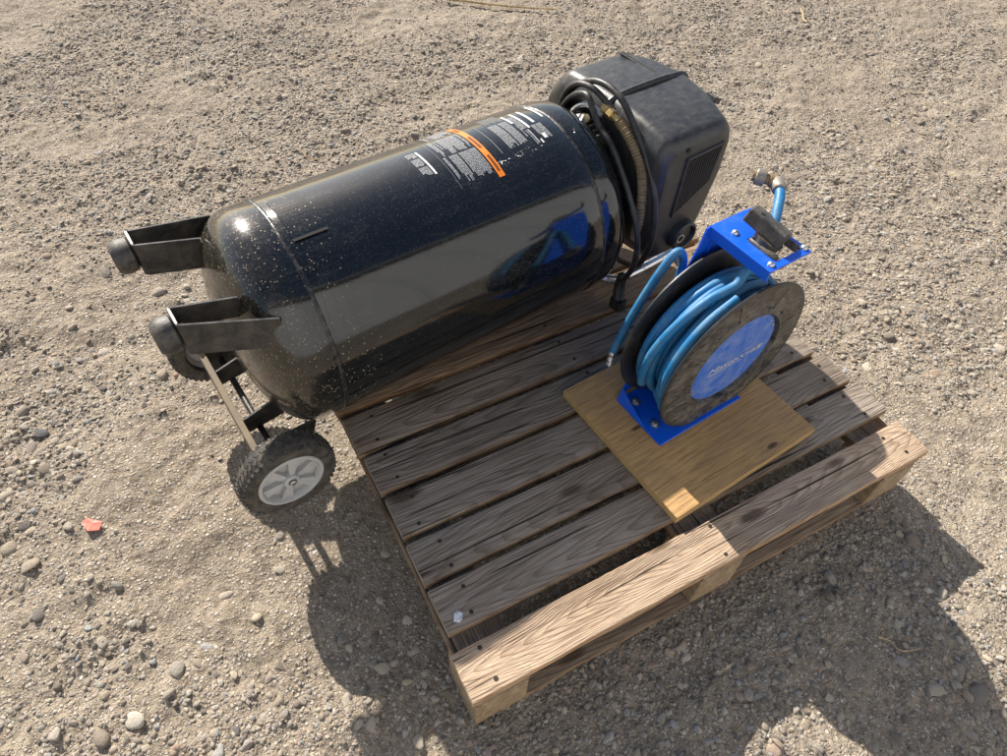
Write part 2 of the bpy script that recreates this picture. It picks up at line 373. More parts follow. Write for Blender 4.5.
# ---------------------------------------------------------------- ground
PER = RNG.random((64, 64))
def vnoise(x, y):
    xi = np.floor(x).astype(int); yi = np.floor(y).astype(int); fx = x-xi; fy = y-yi
    fx = fx*fx*(3-2*fx); fy = fy*fy*(3-2*fy)
    g = lambda a, b: PER[a % 64, b % 64]
    return (g(xi, yi)*(1-fx)+g(xi+1, yi)*fx)*(1-fy) + (g(xi, yi+1)*(1-fx)+g(xi+1, yi+1)*fx)*fy - .5
def gh(x, y):
    x = np.asarray(x, float); y = np.asarray(y, float)
    h = .030*vnoise(x*.9+3, y*.9+9) + .020*vnoise(x*2.6+31, y*2.6+7) + .013*vnoise(x*7+1.7*y, y*7-2.1*x) + .013*vnoise(x*17+5*y, y*17-4*x) + .0085*vnoise(x*41-9*y, y*41+8*x)+.0045*vnoise(x*83+9*y, y*83-8*x)
    # the pallet has bedded itself in: level ground under it
    dx = np.maximum(np.maximum(-.02-x, x-1.04), 0); dy = np.maximum(np.maximum(-.02-y, y-.95), 0)
    k = np.clip(np.hypot(dx, dy)/.25, 0, 1); k = k*k*(3-2*k)
    return h*(.35+.65*k) - .006 - .006*k*0
def axis(lo, hi, step, far):
    core = np.arange(lo, hi+1e-9, step); out = []; d = step; p = hi
    while p < far: d *= 1.35; p += d; out.append(p)
    o2 = []; d = step; p = lo
    while p > -far: d *= 1.35; p -= d; o2.append(p)
    return np.concatenate([o2[::-1], core, out])
gx = axis(-1.5, 4.3, .0095, 60); gy = axis(-1.2, 4.2, .0095, 60)
X, Y = np.meshgrid(gx, gy, indexing='ij'); Z = gh(X, Y)
nx, ny = len(gx), len(gy)
vs = np.stack([X, Y, Z], -1).reshape(-1, 3)
I = np.arange(nx*ny).reshape(nx, ny)
fs = np.stack([I[:-1, :-1], I[1:, :-1], I[1:, 1:], I[:-1, 1:]], -1).reshape(-1, 4)
me = bpy.data.meshes.new('ground'); me.vertices.add(len(vs)); me.vertices.foreach_set('co', vs.ravel())
me.loops.add(len(fs)*4); me.loops.foreach_set('vertex_index', fs.ravel().astype(np.int32))
me.polygons.add(len(fs)); me.polygons.foreach_set('loop_start', np.arange(0, len(fs)*4, 4, dtype=np.int32))
me.update(calc_edges=True); me.shade_smooth(); me.materials.append(M['ground'])
ground = bpy.data.objects.new('ground', me); COL.objects.link(ground); ground['kind'] = 'structure'
ground['label'] = 'tan gravelly dirt ground scattered with stones'

# --- stones one can tell apart: objects of their own under the ground
def stone_mesh(seed):
    rnd = random.Random(seed); bm = bmesh.new(); bmesh.ops.create_icosphere(bm, subdivisions=2, radius=1)
    ofs = Vector((rnd.uniform(-9, 9), rnd.uniform(-9, 9), rnd.uniform(-9, 9)))
    cuts = [(Vector((rnd.gauss(0, 1), rnd.gauss(0, 1), rnd.gauss(0, 1))).normalized(), rnd.uniform(.48, .8)) for _ in range(rnd.choice((2, 4, 6, 8)))]
    for v in bm.verts:
        p = v.co.copy(); p *= 1 + .30*mnoise.noise(p*1.1+ofs) + .10*mnoise.noise(p*2.6+ofs)
        for n_, d_ in cuts:
            q = p.dot(n_)-d_
            if q > 0: p -= n_*q*.92
        v.co = p
    me = bpy.data.meshes.new('stone'); bm.to_mesh(me); bm.free(); me.shade_smooth(); me.materials.append(M['stone']); return me
STM = [stone_mesh(100+i) for i in range(14)]
def add_stone(x, y, a, rnd):
    o = bpy.data.objects.new('stone', STM[rnd.randrange(len(STM))]); COL.objects.link(o); o.parent = ground
    fl = rnd.uniform(.32, .62)
    o.scale = (a*rnd.uniform(.9, 1.25), a*rnd.uniform(.65, .95), a*fl)
    o.rotation_euler = (rnd.uniform(-.35, .35), rnd.uniform(-.35, .35), rnd.uniform(0, 6.28))
    o.location = (x, y, float(gh(x, y)) + a*fl*rnd.uniform(-.3, .15)); return o
rs = random.Random(5)
# larger stones seen in the photograph: image position, width in pixels
SEEN = [(27,565,17),(24,523,13),(130,719,19),(51,732,17),(175,669,15),(204,644,11),(195,661,10),(256,615,12),(279,534,11),(223,591,13),(279,664,11),(99,638,14),(65,654,11),(20,653,11),(35,613,14),(263,717,11),(244,742,15),(234,729,11),(97,735,17),(137,699,11),(279,569,11),(5,546,15),(69,527,12),(4,495,15),
 (830,577,13),(826,594,13),(857,546,11),(910,541,15),(894,510,11),(683,645,15),(672,652,13),(688,655,12),(750,692,13),(976,696,21),(935,690,15),(842,716,11),(764,723,15),(775,748,15),(807,724,11),(797,648,13),(867,367,13),(935,375,11),(947,479,9),
 (386,551,13),(380,599,11),(342,637,15),(349,647,12),(373,661,13),(383,666,17),(392,639,12),(413,649,13),(408,619,12),(393,662,13),(343,662,13),(346,699,13),(419,741,15),
 (105,273,16),(162,375,13),(101,349,11),(159,289,14),(60,205,10),(30,300,11),(47,255,10),(20,410,12),(45,470,12),(62,448,11),(30,450,13),(12,470,12),(55,440,11),(80,480,10),(38,432,12),(28,480,11),
 (970,392,11),(985,402,11),(1000,350,12),(888,335,11),(902,365,10),(920,320,9),(960,330,10),(880,260,10),(860,305,10),(950,280,9),(987,260,9),(930,205,9),(840,180,8),(810,165,8),(900,150,9),(760,60,8),(735,75,8),(420,30,8),(330,95,9),(300,60,8),(250,110,9),(285,95,8),(180,180,10),(140,165,9),(95,150,8),(60,120,8),(120,60,8),(35,20,8),(210,30,8),(520,60,9),(470,70,8),(545,90,9),(400,120,9),(345,130,9)]
used = []
for (px, py, wd) in SEEN:
    p = on_ground(px, py); dist = (p-CAM).length
    a = .5*wd*dist/698*1.02; used.append((p.x, p.y)); add_stone(p.x, p.y, a, rs)
def blocked(x, y, m=.02):
    if -.03-m < x < 1.05+m and -.03-m < y < .96+m: return True
    if abs(x+.14) < .13 and .5 < y < .68: return True
    if abs(x+.16) < .14 and .78 < y < 1.0: return True
    return False
VIEW = [(-.75, .2), (.80, -.62), (3.9, 1.4), (-.5, 3.8)]
def in_view(x, y, m=0.0):
    ok = True; n = 4
    for i in range(n):
        (x1, y1), (x2, y2) = VIEW[i], VIEW[(i+1) % n]
        ok &= (x2-x1)*(y-y1) - (y2-y1)*(x-x1) > -m*math.hypot(x2-x1, y2-y1)
    return ok
cnt = len(SEEN)
while cnt < 300:
    x = rs.uniform(-.8, 3.2); y = rs.uniform(-.6, 3.2)
    if not in_view(x, y) or blocked(x, y): continue
    dens = float(vnoise(np.array(x*1.9+40), np.array(y*1.9+12))) + .5
    dist = math.dist((x, y, 0), CAM)
    if rs.random() > (dens*1.5-.2)*min(1, (1.6/dist)**1.0): continue
    add_stone(x, y, rs.uniform(.0075, .0125)*(1 + .12*(dist-1)), rs); cnt += 1

# --- the small gravel nobody could count
CL = [((45, 455), .16), ((20, 500), .14), ((75, 420), .12), ((150, 170), .2), ((60, 215), .2), ((120, 50), .35), ((230, 45), .3), ((900, 150), .3), ((860, 240), .25), ((960, 250), .25), ((920, 340), .2), ((985, 390), .15), ((770, 735), .08), ((390, 650), .12), ((380, 545), .08), ((300, 130), .25), ((540, 60), .3), ((240, 740), .12), ((90, 650), .12), ((850, 420), .0001)]
CL = [(on_ground(*p), q) for p, q in CL]
def clump(x, y):
    return sum(.40*np.exp(-((x-p.x)**2+(y-p.y)**2)/(2*q*q*.5)) for p, q in CL) - .03
def scatter(n, seed, rmed, sig, rmax, thr):
    g = np.random.default_rng(seed); x = g.uniform(-1.4, 4.2, n); y = g.uniform(-1.1, 4.1, n)
    keep = in_view(x, y, .35)
    d = vnoise(x*2.3+17, y*2.3+5)*1.15 + clump(x, y) + vnoise(x*6.1+3, y*6.1+21)*.7 + vnoise(x*15+7, y*15+2)*.5
    keep &= d > g.uniform(thr-.45, thr+.35, n)
    x, y = x[keep], y[keep]; r = np.minimum(rmed*np.exp(g.normal(0, sig, len(x))), rmax)
    under = (x > -.02) & (x < 1.03) & (y > -.02) & (y < .95); r = np.where(under, np.minimum(r, .006), r)
    return x, y, r
parts = [scatter(260000, 1, .0022, .35, .006, .02), scatter(210000, 2, .0036, .34, .0085, .14), scatter(60000, 3, .0056, .30, .0105, .22)]
x = np.concatenate([p[0] for p in parts]); y = np.concatenate([p[1] for p in parts]); r = np.concatenate([p[2] for p in parts])
N = len(x); g = np.random.default_rng(9)
z = gh(x, y) + r*g.uniform(-.24, .20, N)
scl = np.stack([r*g.uniform(.9, 1.35, N), r*g.uniform(.65, 1.0, N), r*g.uniform(.32, .66, N)], -1)
rot = np.stack([g.uniform(-.5, .5, N), g.uniform(-.5, .5, N), g.uniform(0, 6.28, N)], -1)
me = bpy.data.meshes.new('gravel'); me.vertices.add(N); me.vertices.foreach_set('co', np.stack([x, y, z], -1).ravel())
a = me.attributes.new('scl', 'FLOAT_VECTOR', 'POINT'); a.data.foreach_set('vector', scl.ravel())
a = me.attributes.new('rot', 'FLOAT_VECTOR', 'POINT'); a.data.foreach_set('vector', rot.ravel())
a = me.attributes.new('idx', 'INT', 'POINT'); a.data.foreach_set('value', g.integers(0, 6, N).astype(np.int32))
me.update(); me.materials.append(M['stone'])
gravel = bpy.data.objects.new('gravel', me); COL.objects.link(gravel); gravel['kind'] = 'stuff'
gravel['label'] = 'fine loose gravel strewn over the dirt'; gravel['category'] = 'gravel'
ng = bpy.data.node_groups.new('gravel_scatter', 'GeometryNodeTree')
ng.interface.new_socket('Geometry', in_out='INPUT', socket_type='NodeSocketGeometry')
ng.interface.new_socket('Geometry', in_out='OUTPUT', socket_type='NodeSocketGeometry')
nn = lambda ty: ng.nodes.new(ty); lk = ng.links.new
gi = nn('NodeGroupInput'); go = nn('NodeGroupOutput'); m2p = nn('GeometryNodeMeshToPoints'); iop = nn('GeometryNodeInstanceOnPoints')
g2i = nn('GeometryNodeGeometryToInstance')
for k in range(6):
    ico = nn('GeometryNodeMeshIcoSphere'); ico.inputs['Radius'].default_value = 1; ico.inputs['Subdivisions'].default_value = 2
    sp = nn('GeometryNodeSetPosition'); pos = nn('GeometryNodeInputPosition'); no = nn('ShaderNodeTexNoise'); no.inputs['Scale'].default_value = .75; no.inputs['Detail'].default_value = 1.5
    ad = nn('ShaderNodeVectorMath'); ad.operation = 'ADD'; ad.inputs[1].default_value = (k*7.3, k*3.1, -k*5.7)
    lk(pos.outputs[0], ad.inputs[0]); lk(ad.outputs[0], no.inputs['Vector'])
    sb = nn('ShaderNodeVectorMath'); sb.operation = 'SUBTRACT'; sb.inputs[1].default_value = (.5, .5, .5); lk(no.outputs['Color'], sb.inputs[0])
    sc_ = nn('ShaderNodeVectorMath'); sc_.operation = 'SCALE'; sc_.inputs['Scale'].default_value = 1.5; lk(sb.outputs[0], sc_.inputs[0])
    lk(ico.outputs['Mesh'], sp.inputs['Geometry']); lk(sc_.outputs[0], sp.inputs['Offset'])
    ss = nn('GeometryNodeSetShadeSmooth'); lk(sp.outputs[0], ss.inputs[0])
    sm_ = nn('GeometryNodeSetMaterial'); sm_.inputs['Material'].default_value = M['stone']; lk(ss.outputs[0], sm_.inputs[0])
    lk(sm_.outputs[0], g2i.inputs[0])
def attr(nm, ty):
    q = nn('GeometryNodeInputNamedAttribute'); q.data_type = ty; q.inputs['Name'].default_value = nm; return q.outputs[0]
lk(gi.outputs[0], m2p.inputs[0]); lk(m2p.outputs[0], iop.inputs['Points']); lk(g2i.outputs[0], iop.inputs['Instance'])
iop.inputs['Pick Instance'].default_value = True
lk(attr('idx', 'INT'), iop.inputs['Instance Index']); lk(attr('rot', 'FLOAT_VECTOR'), iop.inputs['Rotation']); lk(attr('scl', 'FLOAT_VECTOR'), iop.inputs['Scale'])
lk(iop.outputs[0], go.inputs[0])
md = gravel.modifiers.new('scatter', 'NODES'); md.node_group = ng

# ---------------------------------------------------------------- pallet
H = 0.1554; L = 1.016; TD = .020
pal = empty('wooden_pallet', (0, 0, 0), 0, 'weathered grey wooden pallet under the black tank and the hose reel', 'pallet')
def board(name, c, size, parent, color, seed, along='x', mat='wood', nailsx=None, warp=.0012, nick=.0016, jag=.0):
    """a sawn board: rounded section swept along its length, edges a little uneven"""
    rnd = random.Random(seed); Ln, Wd, Th = size; n = 34
    ph = rnd.uniform(0, 50); vs = []; fs = []
    b = min(.003, Th*.2)
    sec = []
    for (sx, sz) in ((1, 1), (-1, 1), (-1, -1), (1, -1)):
        base = {(1, 1): 0, (-1, 1): 90, (-1, -1): 180, (1, -1): 270}[(sx, sz)]
        for q in (0, 45, 90):
            a = R_(base+q); sec.append((sx*(Wd/2-b)+b*math.cos(a), sz*(Th/2-b)+b*math.sin(a), sz))
        if sz == 1 and sx == 1:
            for k in range(1, 6): sec.append(((Wd/2-b)*(1-k/3), Th/2, 1))
    m = len(sec)
    for i in range(n+1):
        x = -Ln/2 + Ln*i/n
        bend = warp*mnoise.noise(Vector((x*1.7+ph, 2.1, 0)))
        e1 = nick*mnoise.noise(Vector((x*9+ph, 7, 3))) + .6*nick*mnoise.noise(Vector((x*31+ph, 1, 3))); e2 = nick*mnoise.noise(Vector((x*9+ph, 17, 5))) + .6*nick*mnoise.noise(Vector((x*31+ph, 5, 9)))
        for (yy, zz, sz) in sec:
            y2 = yy + (e1 if yy > 0 else e2)*min(1, abs(yy)/(Wd*.4)); z2 = zz + bend + .0009*mnoise.noise(Vector((x*14+ph, yy*40, sz)))
            xx = x + (jag*mnoise.noise(Vector((yy*55+ph, 3, i))) if i in (0, n) else 0)
            vs.append((xx, y2, z2))
    for i in range(n):
        for k in range(m): fs.append((i*m+k, i*m+(k+1) % m, (i+1)*m+(k+1) % m, (i+1)*m+k))
    fs.append(tuple(range(m))[::-1]); fs.append(tuple(n*m+k for k in range(m)))
    mb = MB(); mb.add(vs, fs); o = mb.build(name, M[mat], parent, smooth=True, merge=False)
    o.data.materials.append(M['end']); o.data.polygons[-1].material_index = 1; o.data.polygons[-2].material_index = 1
    o.data.materials.append(M['woodside'])
    for f in o.data.polygons:
        if f.material_index == 0 and abs(f.normal.y) > .8: f.material_index = 2
    o.location = c; o.color = (*color, 1)
    if along == 'y': o.rotation_euler = (0, 0, math.pi/2)
    return o
def nails(bd, xs, Wd, Th, seed, ys=(-.3, .3)):
    rnd = random.Random(seed)
    for x_ in xs:
        for q in ys:
            mb = MB(); xx = x_ + rnd.uniform(-.012, .012); yy = Wd*q + rnd.uniform(-.008, .008)
            mb.lathe([(-.004, .0028), (.0, .0040), (.0004, .0036), (.0004, 0)], (xx, yy, Th/2+.0006), (0, 0, 1), 8)
            mb.build('nail', M['nail'], bd)
GREY = (.34, .285, .235)
rows = [ # y0, y1, x0, x1, colour
 (0.000, .0825, .000, 1.016, (.64, .50, .36)),
 (.112, .195, .012, 1.021, (.40, .345, .285)),
 (.2075, .290, .012, 1.012, (.375, .32, .26)),
 (.304, .392, .014, .998, (.36, .31, .255)),
 (.406, .493, .012, 1.005, (.37, .315, .255)),
 (.507, .600, .006, 1.010, (.37, .305, .24)),
 (.6165, .715, .002, 1.012, (.39, .29, .195)),
 (.732, .822, .004, 1.014, (.43, .33, .23)),
 (.840, .930, .000, 1.016, (.40, .31, .22))]
for i, (y0, y1, x0, x1, c) in enumerate(rows):
    Wd = y1-y0; bd = board('deck_board', ((x0+x1)/2, (y0+y1)/2, H-TD/2), (x1-x0, Wd, TD), pal, c, 20+i, jag=.002)
    nails(bd, (-.455, .0, .455), Wd, TD, 60+i)
for i, xx in enumerate((.055, .508, .961)):
    sb = board('stringer_board', (xx, .465, H-TD-.0105), (.925, .098, .020), pal, (.37, .29, .21), 80+i, 'y')
    for j, yy in enumerate((.055, .465, .875)):
        mb = MB(); mb.box((0, 0, 0), (.098, .105, .094)); bl = mb.build('block', M['end'], pal, bevel=.003)
        bl.location = (xx+random.uniform(-.004, .004)+(.04 if (i, j) == (0, 1) else 0), yy-.002, H-TD-.0215-.047); bl.color = (.46, .34, .21, 1)
zb = .0095
for i, (yy, wd) in enumerate(((.053, .100), (.465, .098), (.877, .1))):
    board('bottom_board', (.508+(.025 if i == 1 else 0), yy, zb+.0005), (1.008-(.05 if i == 1 else 0), wd, .0175), pal, (.40, .315, .23), 90+i)

# ---------------------------------------------------------------- air compressor lying on its back
TH = .119; TR = .208
ac = empty('air_compressor', (0, .727, .156), TH, 'large black air compressor lying on its side across the pallet', 'compressor')
def P(s, v, w_): return (s, v, w_+TR)
AX = (1, 0, 0); O0 = (0, 0, TR)
def dome(s0, depth, sgn, n=18, ex=2.35):
    out = []
    for k in range(n+1):
        a = (math.pi/2)*k/n; r = TR*math.sin(a)**(2/ex) if k else 0.0
        out.append((s0 + sgn*depth*math.cos(a)**(2/ex) if k < n else s0, r))
    return out
prof = dome(-.042, .098, -1) + [(-.014, TR), (-.011, TR-.0012), (-.008, TR)] + [(.57*k/12, TR) for k in range(1, 12)] + [(.566, TR), (.569, TR-.0012), (.572, TR)] + dome(.598, .085, 1)[::-1]
tank = MB().lathe(prof, O0, AX, 128).build('tank', M['tank'], ac, smooth=True)
for s0 in (-.011, .569):
    pr = [(s0-.0045, TR-.001), (s0-.003, TR+.0007), (s0, TR+.0016), (s0+.003, TR+.0007), (s0+.0045, TR-.001)]
    mb = MB(); n = 180
    for k in range(n):
        a0 = 2*math.pi*k/n; j = .0005*math.sin(a0*60)
        for (h, r_) in pr: mb.v.append((h+.0006*math.sin(a0*9), (r_+j)*math.cos(a0), (r_+j)*math.sin(a0)+TR))
    for k in range(n):
        for i in range(4): mb.f.append((k*5+i, ((k+1) % n)*5+i, ((k+1) % n)*5+i+1, k*5+i+1))
    mb.build('weld_seam', M['weld'], tank, smooth=True)
def cyl(s, ang, dr=0.0):
    a = R_(ang); return (s, -(TR+dr)*math.cos(a), (TR+dr)*math.sin(a)+TR)
def patch(mb, s0, s1, a0, a1, dr, rnd_=None):
    n = max(1, int(abs(a1-a0)/2.5)+1); vs = []; fs = []
    for k in range(n+1):
        aa = a0+(a1-a0)*k/n; vs += [cyl(s0, aa, dr), cyl(s1, aa, dr)]
    for k in range(n): fs.append((2*k, 2*k+2, 2*k+3, 2*k+1))
    mb.add(vs, fs)
# raised data plate near the wheel end
mb = MB(); n = 12; vs = []
for s_ in (.004, .062):
    for k in range(n+1):
        aa = 72+30*k/n
        for dr in (-.002, .003): vs.append(cyl(s_, aa, dr))
m2 = 2*(n+1)
for k in range(n):
    a_, b_ = 2*k, 2*k+2
    mb.f += [(a_+1, b_+1, m2+b_+1, m2+a_+1), (a_, b_, b_+1, a_+1), (m2+a_, m2+a_+1, m2+b_+1, m2+b_)]
mb.f += [(0, 1, m2+1, m2), (2*n, m2+2*n, m2+2*n+1, 2*n+1)]; mb.v = vs
mb.build('data_plate', M['tank'], tank, bevel=.001, seg=2, angle=50)
mb = MB(); patch(mb, .003, .064, 71.0, 72.4, .0036); mb.build('plate_edge_strip', M['black'], tank)  # thin black strip along the plate's lower edge
# printed warnings: rows of tiny words running round the tank
def textblock(s0, s1, a0, a1, mat, pitch=.0030, ragged=.35, gap=()):
    mb = MB(); s = s1; 
    while s > s0:
        if not any(g0 < (s1-s)/(s1-s0) < g1 for g0, g1 in gap):
            end = a1 + (a0-a1)*ragged*random.random()*(1 if random.random() < .45 else .12)
            a = a0
            while a > end+.5:
                ln = random.uniform(.6, 2.6); e = max(end, a-ln); patch(mb, s-pitch*.62, s, a, e, .0006); a = e-.28
        s -= pitch
    o = mb.build('print', M[mat], tank, merge=False); o['kind'] = 'stuff'; return o
mb = MB(); patch(mb, .391, .4035, 118, 64.5, .0006); ob = mb.build('orange_band', M['orange'], tank)
for a0, n in ((113, 8), (97, 13), (79, 12)):
    mb = MB(); a = a0
    for k in range(n): patch(mb, .3945, .4000, a, a-.55, .0010); a -= .95
    o = mb.build('print', M['dark'], tank, merge=False); o['kind'] = 'stuff'
textblock(.331, .387, 119, 106.5, 'greyprint', gap=((.72, .76), (.82, .86)))
textblock(.322, .387, 105, 88, 'greyprint', gap=((.70, .745), (.82, .87), (.08, .10)))
textblock(.318, .387, 87, 68, 'greyprint', gap=((.48, .53), (.82, .87)))
mb = MB(); patch(mb, .2865, .2905, 100, 79, .0006); mb.build('print', M['white'], tank)
for a0, a1 in ((100, 94.5), (93.5, 87), (86, 79.5)): textblock(.266, .283, a0, a1, 'greyprint')
mb = MB(); patch(mb, .4245, .4262, 105, 76.5, .0006); mb.build('print', M['dimprint'], tank)
mb = MB(); patch(mb, .3130, .3138, 119, 66, .0006); mb.build('print', M['dimprint'], tank)
textblock(.447, .487, 99.5, 77.5, 'greyprint', ragged=.12, gap=((.42, .47),))
textblock(.449, .487, 112, 101, 'dimprint', ragged=.2)
for q in ((.492, .4965, 106, 95), (.511, .516, 106, 87), (.529, .5345, 106, 90), (.556, .5605, 108, 92), (.523, .531, 80, 76.5), (.5125, .516, 77, 74)):
    mb = MB(); patch(mb, *q, .0006); mb.build('print', M['white'], tank)
textblock(.498, .508, 102, 87, 'greyprint', ragged=.2); textblock(.518, .527, 88, 79, 'greyprint', ragged=.1)
textblock(.493, .496, 92, 76, 'greyprint'); textblock(.500, .503, 86, 74, 'greyprint'); textblock(.530, .540, 88, 76, 'greyprint', ragged=.1)
mb = MB(); patch(mb, .506, .5075, 86, 75, .0006); mb.build('print', M['white'], tank)

# two flat-bar feet on the end
for sg in (1, -1):
    vi, vo, vt = sg*.083, sg*.131, sg*.156; th = .005
    c2 = [(-.110, vi), (-.206, vi), (-.2115, vi+sg*.0012), (-.213, vi+sg*.006), (-.213, vo-sg*.006), (-.2115, vo-sg*.0012), (-.206, vo), (-.072, vt)]
    mid = Vector((-.15, (vi+vo)/2)); inner = []
    for i, (s_, v_) in enumerate(c2):
        p = Vector((s_, v_)); a_ = Vector(c2[max(i-1, 0)]); b_ = Vector(c2[min(i+1, 7)]); t_ = (b_-a_).normalized(); nrm = Vector((-t_.y, t_.x))
        if nrm.dot(mid-p) < 0: nrm = -nrm
        inner.append(p+nrm*th)
    mb = MB(); vs = []
    for i, (s_, v_) in enumerate(c2):
        wt = .183 - .30*(s_+.213); far = (i >= 6) if sg > 0 else (i <= 1)
        wb_ = wt-(.042 if far else .064)                        # the bar drops towards the tank
        vs += [P(s_, v_, wt), P(s_, v_, wb_), P(inner[i].x, inner[i].y, wb_), P(inner[i].x, inner[i].y, wt)]
    fs = []
    for i in range(7):
        for k in range(4): fs.append((4*i+k, 4*i+(k+1) % 4, 4*i+4+(k+1) % 4, 4*i+4+k))
    fs += [(0, 1, 2, 3), (28, 31, 30, 29)]
    br = mb.add(vs, fs).build('foot_bracket', M['strap'], ac, bevel=.0008, seg=1, angle=60)
    mb = MB(); mb.lathe([(0, .0235), (-.003, .0285), (-.016, .030), (-.026, .0285), (-.033, .023), (-.034, .010), (-.031, 0)], P(-.2135, (vi+vo)/2, .152), AX, 28)
    mb.build('rubber_foot', M['rubber'], br, smooth=True)
    mb = MB(); mb.lathe([(0, .010), (.006, .010), (.007, .008), (.007, 0)], P(-.207, (vi+vo)/2, .152), AX, 6); mb.build('bolt', M['zinc'], br)

# axle bracket and wheels
mb = MB(); mb.box(P(-.183, .005, -.166), (.012, .31, .042), None); ab = mb.build('axle_bracket', M['rusty'], ac, bevel=.0008, seg=1)
for vv in (-.068, .075):
    mb = MB(); q = [(-.177, -.150), (-.177, -.190), (-.095, -.18), (-.085, -.125)]
    vs = [P(s_, vv+d, w_) for d in (-.0025, .0025) for (s_, w_) in q]
    mb.add(vs, [(0, 1, 2, 3), (4, 7, 6, 5), (0, 4, 5, 1), (1, 5, 6, 2), (2, 6, 7, 3), (3, 7, 4, 0)]); mb.build('bracket_arm', M['strap'], ab, bevel=.0006, seg=1)
for sg in (-1, 1):
    mb = MB(); q = [(-.178, -.150), (-.178, -.19), (-.165, -.228), (-.135, -.228), (-.075, -.195), (-.060, -.150)]
    vs = [P(s_, sg*.140+d, w_) for d in (-.0025, .0025) for (s_, w_) in q]; n = 6
    mb.add(vs, [tuple(range(n)), tuple(range(n, 2*n))[::-1]] + [(i, (i+1) % n, n+(i+1) % n, n+i) for i in range(n)]); mb.build('wheel_plate', M['strap'], ab, bevel=.0006, seg=1)
mb = MB(); mb.lathe([(-.210, 0), (-.210, .0065), (.210, .0065), (.210, 0)], P(-.152, 0, -.190), (0, 1, 0), 16); mb.build('axle', M['strap'], ac, smooth=True)
WR = .0945
for sg in (-1, 1):
    c = P(-.152, sg*.194, -.190)
    e_ = bpy.data.objects.new('wheel', None); COL.objects.link(e_); e_.parent = ac; e_.location = c; e_.rotation_euler = (0, 0, 0 if sg < 0 else math.pi); e_.empty_display_size = .03
    hw = .026; e_.scale = (.965,)*3
    pr = [(-hw*.55, .060), (-hw*.9, .0665), (-hw, .076), (-hw*.92, .086), (-hw*.6, .0925), (0, WR), (hw*.6, .0925), (hw*.92, .086), (hw, .075), (hw*.9, .064), (hw*.55, .060), (-hw*.55, .060)]
    ty = MB().lathe(pr, (0, 0, 0), (0, 1, 0), 72, capends=False).build('tyre', M['tyre'], e_, smooth=True)
    mb = MB()                                                   # chevron tread lugs
    for k in range(44):
        for row, (y_, sk) in enumerate(((-.018, .5), (-.006, -.5), (.006, .5), (.018, -.5))):
            a = 2*math.pi*(k+.5*(row % 2))/44; rr_ = WR - (.0052 if abs(y_) > .01 else .0019)
            cx, cz = rr_*math.cos(a), rr_*math.sin(a)
            rot = Matrix.Rotation(-a, 3, 'Y') @ Matrix.Rotation(sk, 3, 'X')
            mb.box((cx, y_, cz), (.0055, .0105, .0062), rot)
    mb.build('tread', M['tyre'], e_, merge=False)
    # spoked rim, dished, near side at -y
    mb = MB(); mb.lathe([(-.021, .0665), (-.0245, .0635), (-.0245, .059), (-.018, .055), (.0, .054), (.012, .060), (.014, .062)], (0, 0, 0), (0, 1, 0), 64, capends=False)
    mb.lathe([(-.007, .057), (-.007, .012), (-.002, .012), (-.002, .057)], (0, 0, 0), (0, 1, 0), 48, capends=False)
    rim = mb.build('rim', M['rim'], e_, smooth=True)
    for k in range(6):
        a = 2*math.pi*k/6+.2; mb = MB()
        vs = []
        for (rr_, hwid, yy) in ((.010, .0042, -.020), (.057, .0125, -.0175)):
            for d in (-1, 1):
                for y2 in (yy, -.006):
                    vs.append((rr_*math.cos(a)-d*hwid*math.sin(a), y2, rr_*math.sin(a)+d*hwid*math.cos(a)))
        mb.add(vs, [(0, 1, 3, 2), (4, 6, 7, 5), (0, 2, 6, 4), (1, 5, 7, 3), (0, 4, 5, 1), (2, 3, 7, 6)]); mb.build('spoke', M['rim'], e_, bevel=.001, seg=2)
    mb = MB(); mb.lathe([(-.006, .0165), (-.024, .0155), (-.026, .013), (-.026, .0085), (-.020, .0080), (-.020, 0)], (0, 0, 0), (0, 1, 0), 28); mb.build('hub', M['rim'], e_, smooth=True)
    mb = MB(); mb.lathe([(-.020, .0072), (-.030, .0068), (-.031, .005), (-.031, 0)], (0, 0, 0), (0, 1, 0), 6); mb.build('axle_nut', M['zinc'], e_)

# pump shroud
def shroud_sec(v, sl, sr, wt, wb2, sh=0.0):
    return [P(sl, v, wt-.028), P(sl+.020, v, wt), P(sr-.028, v, wt), P(sr, v, wt-.030), P(sr-.004, v, wt-.10), P(sr-.030, v, wb2+.055), P(sr-.075, v, wb2), P(sl+.045, v, wb2), P(sl+.008, v, wb2+.05), P(sl, v, wt-.12)]
secs = [(-.216, .690, .862, .196, -.062), (-.200, .676, .878, .216, -.085), (-.120, .680, .905, .224, -.10), (-.03, .684, .922, .224, -.11), (.05, .686, .912, .222, -.11), (.112, .688, .890, .216, -.11), (.165, .700, .862, .165, -.10), (.190, .715, .835, .120, -.07)]
mb = MB(); vs = [p for q in secs for p in shroud_sec(*q)]; n = 10; fs = []
for i in range(len(secs)-1):
    for k in range(n): fs.append((i*n+k, i*n+(k+1) % n, (i+1)*n+(k+1) % n, (i+1)*n+k))
fs += [tuple(range(n))[::-1], tuple((len(secs)-1)*n+k for k in range(n))]
shr = mb.add(vs, fs).build('pump_shroud', M['shroud'], ac, smooth=True, bevel=.013, seg=5, angle=20)
